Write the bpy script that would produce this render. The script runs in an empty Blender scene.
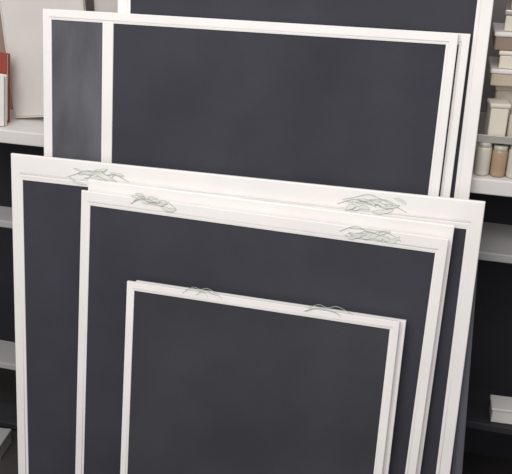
import bpy, bmesh, math, random
from mathutils import Matrix, Vector
random.seed(7)
S=bpy.context.scene
S.view_settings.view_transform='Standard'
COL=S.collection

# ---------- materials ----------
def lin(c): 
    return tuple(((v/255)/12.92 if v/255<=.04045 else ((v/255+.055)/1.055)**2.4) for v in c)
def mat(name,rgb,rough=.5,var=.06,scale=12,metal=0,bump=0,trans=0,alpha=1,spec=.5,stretch=None):
    m=bpy.data.materials.new(name); m.use_nodes=True
    nt=m.node_tree; b=nt.nodes['Principled BSDF']
    tc=nt.nodes.new('ShaderNodeTexCoord'); nz=nt.nodes.new('ShaderNodeTexNoise')
    nz.inputs['Scale'].default_value=scale; nz.inputs['Detail'].default_value=5
    if stretch:
        mp=nt.nodes.new('ShaderNodeMapping'); mp.inputs['Scale'].default_value=stretch
        nt.links.new(tc.outputs['Object'],mp.inputs['Vector']); nt.links.new(mp.outputs['Vector'],nz.inputs['Vector'])
    else: nt.links.new(tc.outputs['Object'],nz.inputs['Vector'])
    cr=nt.nodes.new('ShaderNodeValToRGB'); c=lin(rgb)
    cr.color_ramp.elements[0].position=.3; cr.color_ramp.elements[1].position=.7
    cr.color_ramp.elements[0].color=(*[v*(1-var) for v in c],1)
    cr.color_ramp.elements[1].color=(*[min(1,v*(1+var)) for v in c],1)
    nt.links.new(nz.outputs['Fac'],cr.inputs['Fac']); nt.links.new(cr.outputs['Color'],b.inputs['Base Color'])
    b.inputs['Roughness'].default_value=rough; b.inputs['Metallic'].default_value=metal
    b.inputs['Specular IOR Level'].default_value=spec
    b.inputs['Transmission Weight'].default_value=trans; b.inputs['Alpha'].default_value=alpha
    if bump:
        bp=nt.nodes.new('ShaderNodeBump'); bp.inputs['Strength'].default_value=bump
        bp.inputs['Distance'].default_value=.002
        nt.links.new(nz.outputs['Fac'],bp.inputs['Height']); nt.links.new(bp.outputs['Normal'],b.inputs['Normal'])
    return m
def weave(m,amt=.13,pitch=.0045):
    """woven thread pattern multiplied over the mesh colour"""
    nt=m.node_tree; b=nt.nodes['Principled BSDF']; src=b.inputs['Base Color'].links[0].from_socket
    tc=nt.nodes.new('ShaderNodeTexCoord'); outs=[]
    for d in('X','Z'):
        w=nt.nodes.new('ShaderNodeTexWave'); w.bands_direction=d; w.inputs['Scale'].default_value=.314/pitch
        nt.links.new(tc.outputs['Object'],w.inputs['Vector']); outs.append(w.outputs['Fac'])
    a=nt.nodes.new('ShaderNodeMath'); a.operation='ADD'; nt.links.new(outs[0],a.inputs[0]); nt.links.new(outs[1],a.inputs[1])
    r=nt.nodes.new('ShaderNodeMapRange'); r.inputs[2].default_value=2; r.inputs[3].default_value=1-amt; r.inputs[4].default_value=1+amt
    nt.links.new(a.outputs[0],r.inputs[0])
    v=nt.nodes.new('ShaderNodeVectorMath'); v.operation='SCALE'
    nt.links.new(src,v.inputs[0]); nt.links.new(r.outputs[0],v.inputs['Scale']); nt.links.new(v.outputs[0],b.inputs['Base Color'])
M=dict(
 white=mat('white_powder_coat',(242,238,235),.5,.04,5),
 charcoal=mat('charcoal_frame_coat',(86,86,94),.5,.06,6),
 mesh=mat('dark_fibreglass_mesh',(60,60,68),.8,.20,3.5,spec=.25),
 mesh_warm=mat('dark_fibreglass_mesh_warm',(60,60,65),.8,.20,3.5,spec=.25),
 mesh_light=mat('lit_through_mesh_tint',(86,87,93),.5,.32,4,spec=.4,stretch=(3,1,1)),  # paler, streaky colour paints in the lit background showing through the mesh
 spline=mat('pale_rubber_spline',(230,226,223),.7,.05),
 wire=mat('tab_wire',(176,183,173),.7,.08,40),
 tab=mat('pull_tab_film',(222,223,215),.6,.05,60),
 shelf=mat('white_shelf_laminate',(222,218,215),.5,.04,5),
 shelf_shaded=mat('shaded_shelf_laminate',(168,166,166),.6,.08,5),  # white laminate darkened: the weaker light on lower boards is in the colour
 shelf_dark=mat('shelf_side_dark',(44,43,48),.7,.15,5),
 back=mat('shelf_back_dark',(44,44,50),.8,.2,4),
 wall=mat('grey_plaster',(150,146,146),.9,.05,8,bump=.2),
 floor=mat('dark_concrete',(58,55,54),.8,.2,5,bump=.3),
 pale=mat('pale_warm_board',(208,202,197),.7,.06,5),
 card=mat('cream_card',(218,209,195),.8,.08,9),
 tan=mat('tan_card',(196,180,160),.8,.1,9),
 red=mat('red_brown_cover',(150,62,50),.6,.1,9),
 paper=mat('white_paper',(222,218,214),.8,.05,9),
 cream=mat('cream_plastic',(224,216,200),.4,.06,9),
 lid=mat('grey_metal_lid',(196,192,182),.4,.1,20,metal=.2),
 steel=mat('brushed_steel',(180,176,168),.35,.12,20,metal=.4),
 glass=mat('cloudy_glass',(210,205,192),.3,.06,9,trans=.1),
 amber=mat('beige_glass',(176,150,122),.3,.1,9,trans=.1),
 brown=mat('brown_card',(150,130,114),.8,.1,9),
)
for k in('mesh','mesh_warm','mesh_light'): weave(M[k])
# ---------- mesh helpers ----------
def obj(name,me,m,parent=None,mw=None,smooth=False):
    o=bpy.data.objects.new(name,me); COL.objects.link(o)
    if m: me.materials.append(m)
    if parent: o.parent=parent
    if mw is not None: o.matrix_local=mw
    if smooth:
        for p in me.polygons: p.use_smooth=True
    return o
def top(o,label,cat,group=None):
    o['label']=label; o['category']=cat
    if group: o['group']=group
    return o
def empty(name,mw):
    e=bpy.data.objects.new(name,None); COL.objects.link(e); e.empty_display_size=.05; e.matrix_world=mw; return e
def frame_mesh(W,H,ws,wt,t):
    """mitred extruded profile swept round a rectangle; origin bottom centre, front face -Y"""
    h=t/2
    pr=[(0,h),(0,-h+.0014),(.05,-h),(.70,-h),(.72,-h+.0003),(.73,-h+.0009),(.79,-h+.0009),(.80,-h+.0003),(.84,-h+.0001),(1,-h+.0010),(1,h)]
    me=bpy.data.meshes.new('frame'); bm=bmesh.new()
    cs=[(-1,1),(1,1),(1,-1),(-1,-1)]; rings=[]
    for sx,sz in cs:
        rings.append([bm.verts.new((sx*(W/2-u*ws),y,(H-u*wt) if sz>0 else u*ws)) for u,y in pr])
    n=len(pr)
    for i in range(4):
        a,b=rings[i],rings[(i+1)%4]
        for j in range(n):
            k=(j+1)%n
            bm.faces.new((a[j],b[j],b[k],a[k]))
    bmesh.ops.recalc_face_normals(bm,faces=bm.faces)
    bm.to_mesh(me); bm.free(); return me
def box_bm(bm,x0,x1,y0,y1,z0,z1):
    r=bmesh.ops.create_cube(bm,size=1)
    for v in r['verts']:
        v.co=Vector(((x0+x1)/2+v.co.x*(x1-x0),(y0+y1)/2+v.co.y*(y1-y0),(z0+z1)/2+v.co.z*(z1-z0)))
def boxes(name,lst,bev=.002):
    me=bpy.data.meshes.new(name); bm=bmesh.new()
    for b in lst: box_bm(bm,*b)
    if bev: bmesh.ops.bevel(bm,geom=bm.edges[:],offset=bev,segments=2,affect='EDGES',profile=.5)
    bm.to_mesh(me); bm.free(); return me
def lathe(name,pr,seg=28):
    me=bpy.data.meshes.new(name); bm=bmesh.new(); rings=[]
    for r,z in pr:
        rings.append([bm.verts.new((r*math.cos(2*math.pi*i/seg),r*math.sin(2*math.pi*i/seg),z)) for i in range(seg)])
    for a,b in zip(rings,rings[1:]):
        for i in range(seg):
            j=(i+1)%seg; bm.faces.new((a[i],a[j],b[j],b[i]))
    bm.faces.new(rings[0][::-1]); bm.faces.new(rings[-1])
    bmesh.ops.recalc_face_normals(bm,faces=bm.faces)
    bm.to_mesh(me); bm.free(); return me
def tube_bm(bm,pts,r,seg=6):
    pts=[Vector(p) for p in pts]; prev=None
    for i,p in enumerate(pts):
        d=(pts[min(i+1,len(pts)-1)]-pts[max(i-1,0)]).normalized()
        a=d.cross(Vector((0,1,0)))
        if a.length<1e-3: a=d.cross(Vector((1,0,0)))
        a.normalize(); b=d.cross(a)
        ring=[bm.verts.new(p+(a*math.cos(2*math.pi*k/seg)+b*math.sin(2*math.pi*k/seg))*r) for k in range(seg)]
        if prev:
            for k in range(seg):
                l=(k+1)%seg; bm.faces.new((prev[k],prev[l],ring[l],ring[k]))
        else: bm.faces.new(ring[::-1])
        prev=ring
    bm.faces.new(prev)
def smoothpts(cp,n=6):
    out=[]; cp=[Vector(c) for c in cp]; P=[cp[0]]+cp+[cp[-1]]
    for i in range(1,len(P)-2):
        a,b,c,d=P[i-1],P[i],P[i+1],P[i+2]
        for k in range(n):
            t=k/n
            out.append(.5*((2*b)+(c-a)*t+(2*a-5*b+4*c-d)*t*t+(3*b-a-3*c+d)*t**3))
    out.append(cp[-1]); return out

def pull_tab(parent,cx,cz,y,L,hh,flip=1,seed=1,rise=0):
    """crumpled leaf-like film flaps tangled with thin wire"""
    rnd=random.Random(seed)
    e=bpy.data.objects.new('pull_tab',None); COL.objects.link(e); e.parent=parent
    e.matrix_local=Matrix.Translation((cx,y,cz)); e['label']='crumpled grey-green film and wire pull tab'
    bw=bmesh.new(); bf=bmesh.new()
    stem=[(-L*.5,0,-hh*.35),(-L*.25,-.001,hh*.05),(0,-.001,-hh*.1),(L*.25,-.001,hh*.15),(L*.5,-.001,-hh*.25)]
    tube_bm(bw,smoothpts(stem),.0006)
    for k in range(2):
        o=rnd.uniform(-.15,.2)*L; s=rnd.uniform(.25,.4)*L
        tube_bm(bw,smoothpts([(o-s,-.001,hh*rnd.uniform(-.4,.2)),(o-s*.5,-.002,hh*rnd.uniform(-.2,.4)),(o,-.003,hh*rnd.uniform(-.2,.4)+rise),(o+s*.6,-.002,hh*rnd.uniform(-.3,.3)),(o+s,-.001,-hh*rnd.uniform(-.1,.4))]),.0005)
    n=9
    for i in range(n):
        a=rnd.choice([-.3,-.15,.05,.2,.4,-.5]); ll=rnd.uniform(.18,.34)*L; w=rnd.uniform(.08,.18)*hh
        bx=-L*.48+i*L*.76/n; bz=rnd.uniform(-.4,.35)*hh
        ca,sa=math.cos(a),math.sin(a); yb=-.0004-.0004*i*.6; j1,j2=rnd.uniform(.7,1.6),rnd.uniform(0,3); sg=rnd.choice([-1,1])
        def P(u,v): 
            X=u*ll; Z=v*w*(1+.3*math.sin(u*9+j2))+.16*hh*sg*math.sin(u*2.5*j1)
            return Vector((bx+X*ca-Z*sa,yb-.0012*math.sin(u*3)+.0004*abs(v),bz+(X*sa+Z*ca)*.8))
        us=[0,.12,.3,.5,.7,.88,1]; wd=[.05,.55,.95,1,.8,.4,.03]
        tube_bm(bw,[P(u,q) for u,q in zip(us,wd)],.00045,5)
        if i%2: tube_bm(bw,[P(u,-q) for u,q in zip(us,wd)],.0004,5)
        up=[bf.verts.new(P(u,q)) for u,q in zip(us,wd)]; mi=[bf.verts.new(P(u,0)) for u in us]; dn=[bf.verts.new(P(u,-q)) for u,q in zip(us,wd)]
        for k in range(len(us)-1):
            bf.faces.new((up[k],up[k+1],mi[k+1],mi[k])); bf.faces.new((mi[k],mi[k+1],dn[k+1],dn[k]))
    for b,nm,m in((bw,'wire','wire'),(bf,'film','tab')):
        for v in b.verts: v.co.x*=flip
        me=bpy.data.meshes.new(nm); b.to_mesh(me); b.free(); obj(nm,me,M[m],e,smooth=True)
def wire_loop(parent,cx,cz,y,L,h,seed):
    rnd=random.Random(seed)
    me=bpy.data.meshes.new('wire'); bm=bmesh.new()
    p=[(-L/2,-.001,-.006),(-L*.35,-.001,.002),(-L*.18,-.002,h*.9),(-L*.02,-.002,h*.6),(L*.15,-.002,h),(L*.38,-.001,.003),(L/2,-.001,-.005)]
    tube_bm(bm,smoothpts(p),.0007)
    for k in range(2):
        o=rnd.uniform(-.2,.2)*L
        p=[(o-L*.3,-.003,-.008),(o-L*.1,-.003,h*rnd.uniform(.2,.6)),(o+L*.12,-.003,h*rnd.uniform(0,.5)),(o+L*.3,-.002,-.003),(o+L*.34,-.002,-.010)]
        tube_bm(bm,smoothpts(p),.0006)
    bm.to_mesh(me); bm.free()
    o=obj('pull_wire',me,M['wire'],parent,Matrix.Translation((cx,y,cz)),True); o['label']='thin bent wire pull loop'

def screen(x,by,lean,W,H,tilt,ws,wt,meshm,label,t=.010,mull=None,fm='white'):
    l,tt=math.radians(lean),math.radians(tilt)
    lift=abs(W/2*math.sin(tt))+t/2*math.sin(l)+.0005
    H=H-lift/math.cos(l)
    mw=Matrix.Translation((x,by+lift*math.tan(l),lift))@Matrix.Rotation(-l,4,'X')@Matrix.Rotation(tt,4,'Y')
    e=empty('window_screen',mw); top(e,label,'window screen','insect screens leaning in a stack')
    obj('frame',frame_mesh(W,H,ws,wt,t),M[fm],e)
    xs=[-W/2+ws*.8]
    if mull: xs+= [mull]
    xs+=[W/2-ws*.8]
    mats=[meshm]*(len(xs)-1)
    if mull: mats=['mesh_light',meshm]
    for i in range(len(xs)-1):
        a,b=xs[i],xs[i+1]
        me=bpy.data.meshes.new('mesh_panel'); bm=bmesh.new()
        nx,nz=14,14
        g=[[bm.verts.new((a+(b-a)*u/nx, -t/2+.0032+.0006*math.sin(u*1.9+w*.7)*math.sin(math.pi*u/nx)*math.sin(math.pi*w/nz), ws*.8+(H-wt*.8-ws*.8)*w/nz)) for u in range(nx+1)] for w in range(nz+1)]
        for w in range(nz):
            for u in range(nx): bm.faces.new((g[w][u],g[w][u+1],g[w+1][u+1],g[w+1][u]))
        bm.to_mesh(me); bm.free()
        obj('mesh_panel',me,M[mats[i]],e,smooth=True)['label']='dark fibreglass insect mesh' if mats[i]!='mesh_light' else 'insect mesh painted paler for the lit background behind'
    if mull:
        obj('mullion',boxes('mullion',[(mull-.0145,mull+.0145,-t/2-.0002,t/2-.001,ws*.9,H-wt*.9)],.001),M['white'],e)
    x1=W/2-ws*.76; z1=H-wt*.76; z0=ws*.76
    me=bpy.data.meshes.new('spline'); bm=bmesh.new(); yy=-t/2+.0010
    for a,b in [((-x1,yy,z1),(x1,yy,z1)),((x1,yy,z1),(x1,yy,z0)),((x1,yy,z0),(-x1,yy,z0)),((-x1,yy,z0),(-x1,yy,z1))]:
        tube_bm(bm,[a,b],.0010,8)
    bm.to_mesh(me); bm.free()
    obj('spline',me,M['spline' if fm=='white' else fm],e,smooth=True)
    return e,H

A,_=screen(-.055,.12,9,.885,1.70,-.47,.034,.04,'mesh','tall white-framed insect screen leaning on the shelf edge')
B2,_=screen(-.170,.0975,9.3,1.009,1.390,.08,.022,.024,'mesh','white-framed insect screen behind one with a divider bar')
B,HB=screen(-.195,.075,9.6,1.009,1.393,.08,.024,.025,'mesh','white-framed insect screen with vertical divider and narrow pane painted paler',mull=-1.009/2+.178)
C2,_=screen(.016,.051,9.8,.90,.965,-3.3,.024,.024,'mesh','charcoal-framed insect screen tilted behind a wide white one',fm='charcoal')
C,HC=screen(-.172,.03,10,1.186,1.040,-.40,.033,.066,'mesh','wide white-framed insect screen with broad top rail and pull tabs')
D2,_=screen(-.103,.004,10.3,.896,.996,.56,.026,.066,'mesh','white-framed insect screen doubled up behind a similar one')
D,HD=screen(-.114,-.02,10.6,.896,.973,.70,.025,.035,'mesh','medium white-framed insect screen with dark mesh, middle of the stack')
E2,_=screen(-.055,-.058,11.5,.662,.780,-.03,.021,.021,'mesh_warm','small white-framed insect screen tucked behind an equal one')
E,HE=screen(-.070,-.08,12,.666,.785,-.03,.020,.021,'mesh_warm','small white-framed insect screen at the front of the stack')
pull_tab(C,-.345,HC-.032,-.0055,.17,.036,1,3)
pull_tab(C,.345,HC-.030,-.0055,.16,.036,-1,5,.012)
pull_tab(D,-.255,HD-.003,-.0055,.12,.040,1,8)
pull_tab(D,.275,HD-.004,-.0055,.14,.042,-1,11)
wire_loop(E,-.14,HE,-.003,.10,.012,2)
wire_loop(E,.17,HE,-.003,.13,.014,4)

# ---------- shelving ----------
Y0,Y1=.315,.665
def unit(x0,x1,zs,top_h,label):
    e=empty('shelving_unit',Matrix.Translation(((x0+x1)/2,(Y0+Y1)/2,0))); top(e,label,'shelf')
    inv=Matrix.Translation((-(x0+x1)/2,-(Y0+Y1)/2,0))
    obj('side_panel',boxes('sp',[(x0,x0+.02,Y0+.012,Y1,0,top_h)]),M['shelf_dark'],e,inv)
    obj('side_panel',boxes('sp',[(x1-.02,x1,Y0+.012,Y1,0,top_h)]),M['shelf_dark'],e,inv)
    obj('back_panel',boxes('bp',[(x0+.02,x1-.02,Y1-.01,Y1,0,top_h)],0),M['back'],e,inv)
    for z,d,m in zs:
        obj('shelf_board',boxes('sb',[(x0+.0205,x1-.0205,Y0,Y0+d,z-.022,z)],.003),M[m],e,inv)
    return e
unit(-1.75,-.42,[(.04,.1,'shelf_dark'),(.276,.12,'shelf_shaded'),(.772,.10,'shelf_shaded')],1.008,'white laminate shelves with shade in their colour in a dark cabinet behind the screens')
unit(-.40,1.2,[(.04,.1,'shelf_dark'),(.365,.18,'shelf_dark'),(.86,.2,'shelf_shaded')],1.008,'white shelf with shade in its colour and dark shelves in a dark cabinet beside another')
o=obj('shelf_top',boxes('st',[(-1.76,1.21,Y0-.005,Y1,1.009,1.0465)],.003),M['shelf']); top(o,'long white laminate top board lying across the shelving','shelf')
ZT=1.047
# ---------- things on the top board ----------
def carton(x,y,z,w,d,h,rot,m,label,lid=.02,lm=None):
    e=empty('cardboard_box',Matrix.Translation((x,y,z))@Matrix.Rotation(math.radians(rot),4,'Z')); top(e,label,'box')
    obj('box_body',boxes('b',[(-w/2,w/2,-d/2,d/2,0,h)],.003),M[m],e)
    obj('box_lid',boxes('l',[(-w/2-.003,w/2+.003,-d/2-.003,d/2+.003,h,h+lid)],.003),M[lm or m],e)
    return e
e=empty('panel_board',Matrix.Translation((-.755,.42,ZT))@Matrix.Rotation(math.radians(-9),4,'X')@Matrix.Rotation(math.radians(-7),4,'Y')@Matrix.Translation((0,0,.018))); top(e,'large pale grey-beige board leaning beside red and white folders','board')
obj('board_face',boxes('b',[(-.125,.12,-.007,.007,.004,.46)],.002),M['pale'],e)
obj('edge_band',boxes('b',[(-.129,-.1252,-.007,.007,.0,.464),(.1202,.124,-.007,.007,.0,.464),(-.1252,.1202,-.007,.007,.4602,.464),(-.1252,.1202,-.007,.007,0,.0038)],.0005),M['pale'],e)
carton(-1.0,.575,ZT,.24,.14,.42,0,'brown','tall brown cardboard box standing on the white board')
def book(x,y,z,w,d,h,m,label,rx=0,ry=0):
    e=empty('folder',Matrix.Translation((x,y,z))@Matrix.Rotation(math.radians(rx),4,'X')@Matrix.Rotation(math.radians(ry),4,'Y')); top(e,label,'folder')
    obj('cover',boxes('c',[(-w/2,w/2,-d/2,-d/2+.003,0,h),(-w/2,w/2,d/2-.003,d/2,0,h),(-w/2,-w/2+.003,-d/2,d/2,0,h)],.001),M[m],e)
    obj('pages',boxes('p',[(-w/2+.004,w/2-.004,-d/2+.0035,d/2-.0035,.003,h-.004)],.001),M['paper'],e)
book(-.922,.372,ZT+.004,.085,.018,.19,'red','red-brown folder standing beside a pale board',-6,4)
book(-.915,.342,ZT+.004,.09,.016,.14,'paper','white paper folder propped before a red-brown one',-6,4)
carton(-.50,.585,ZT,.34,.12,.50,0,'pale','large off-white storage box standing against the wall')
def jar(x,y,z,r,h,m,lm,label,group):
    e=empty('jar',Matrix.Translation((x,y,z))); top(e,label,'jar',group)
    obj('jar_body',lathe('jb',[(r*.9,0),(r,.006),(r,h*.78),(r*.93,h*.84),(r*.82,h*.87),(r*.82,h*.90)]),M[m],e,smooth=True)
    obj('jar_lid',lathe('jl',[(r*.88,h*.86),(r*.9,h*.87),(r*.9,h*.99),(r*.86,h)]),M[lm],e,smooth=True)
for i,x in enumerate([.400,.436,.472,.508,.544]):
    jar(x,.345,ZT,.0175,.08-.006*(i%2),'amber' if i%3==1 else 'glass','lid','small beige glass jar with metal lid' if i%3==1 else 'small cloudy glass jar with metal lid','jars on the top board')
def tray(x,y,z,w,d,h,m,label):
    e=empty('storage_tray',Matrix.Translation((x,y,z))); top(e,label,'tray')
    obj('tray_base',boxes('t',[(-w/2,w/2,-d/2,d/2,0,.004)],.001),M[m],e)
    obj('rim',boxes('r',[(-w/2,w/2,-d/2-.003,-d/2,0,h),(-w/2,w/2,d/2,d/2+.003,0,h),(-w/2-.003,-w/2,-d/2-.003,d/2+.003,0,h),(w/2,w/2+.003,-d/2-.003,d/2+.003,0,h)],.001),M[m],e)
carton(.57,.47,ZT,.36,.13,.058,0,'card','low cream cardboard box under a tray')
tray(.57,.435,ZT+.0805,.38,.20,.018,'steel','shallow steel tray resting on jars and a box')
carton(.418,.37,ZT+.085,.040,.05,.075,9,'cream','small cream box on the steel tray',.010,'card')
jar(.460,.365,ZT+.085,.016,.07,'glass','lid','small cloudy glass jar on the steel tray','jars on the steel tray')
carton(.508,.365,ZT+.085,.048,.05,.052,-8,'card','small cream cardboard box with tan lid on the tray',.012,'tan')
jar(.555,.365,ZT+.085,.016,.08,'amber','lid','small beige glass jar on the steel tray','jars on the steel tray')
carton(.58,.46,ZT+.085,.34,.09,.10,0,'card','cream cardboard box on the tray behind smaller things')
carton(.565,.445,ZT+.2055,.35,.15,.028,2,'tan','flat tan cardboard box stacked on a cream one',.010,'paper')
carton(.578,.44,ZT+.244,.34,.15,.030,-2,'cream','flat cream box stacked on a tan one',.010)
carton(.563,.445,ZT+.2845,.35,.14,.03,2,'brown','flat brown box with white lid in a cream stack',.010,'paper')
carton(.580,.44,ZT+.325,.34,.14,.035,-3,'card','flat cream cardboard box high in the stack',.012,'steel')
carton(.58,.45,ZT+.3725,.33,.14,.10,0,'tan','tan cardboard box topping a cream stack')
carton(.545,.36,.3655,.07,.06,.038,4,'paper','small white cardboard box on a dark cabinet shelf',.008)
carton(-1.015,.22,.0005,.16,.09,.04,8,'shelf_shaded','small dull grey box on the floor by the cabinet',.012)
carton(.57,.24,.0005,.10,.08,.12,-5,'card','small cream cardboard box on the floor by the cabinet',.012)
# ---------- structure ----------
def struct(name,b,m):
    o=obj(name,boxes(name,[b],0),M[m]); o['kind']='structure'
struct('floor',(-3,3,-3.5,.75,-.1,0),'floor')
struct('wall_back',(-3,3,.70,.80,0,2.8),'wall')
# ---------- light ----------
w=bpy.data.worlds.new('w'); S.world=w; w.use_nodes=True
w.node_tree.nodes['Background'].inputs[0].default_value=(.99,.985,1,1); w.node_tree.nodes['Background'].inputs[1].default_value=.58
def area(loc,rot,size,pw,col):
    l=bpy.data.lights.new('ceiling_lamp','AREA'); l.size=size; l.energy=pw; l.color=col
    o=bpy.data.objects.new('ceiling_lamp',l); COL.objects.link(o); o.location=loc; o.rotation_euler=[math.radians(a) for a in rot]
area((-.3,-1.6,2.6),(35,0,-5),1.8,47,(1,.97,.945))
# ---------- camera ----------
cam=bpy.data.cameras.new('cam'); co=bpy.data.objects.new('cam',cam); COL.objects.link(co); S.camera=co
cam.sensor_width=36; cam.lens=775*36/512; cam.clip_start=.02
yaw,pitch,roll=[math.radians(v) for v in(15.38,24.07,.92)]
cy,sy=math.cos(yaw),math.sin(yaw)
fwd=Vector((-sy*math.cos(pitch),cy*math.cos(pitch),-math.sin(pitch))); right=Vector((cy,sy,0)); up=right.cross(fwd)
r2=right*math.cos(roll)+up*math.sin(roll); u2=-right*math.sin(roll)+up*math.cos(roll)
m=Matrix((r2,u2,-fwd)).transposed().to_4x4(); m.translation=(.35,-1.47,1.65); co.matrix_world=m
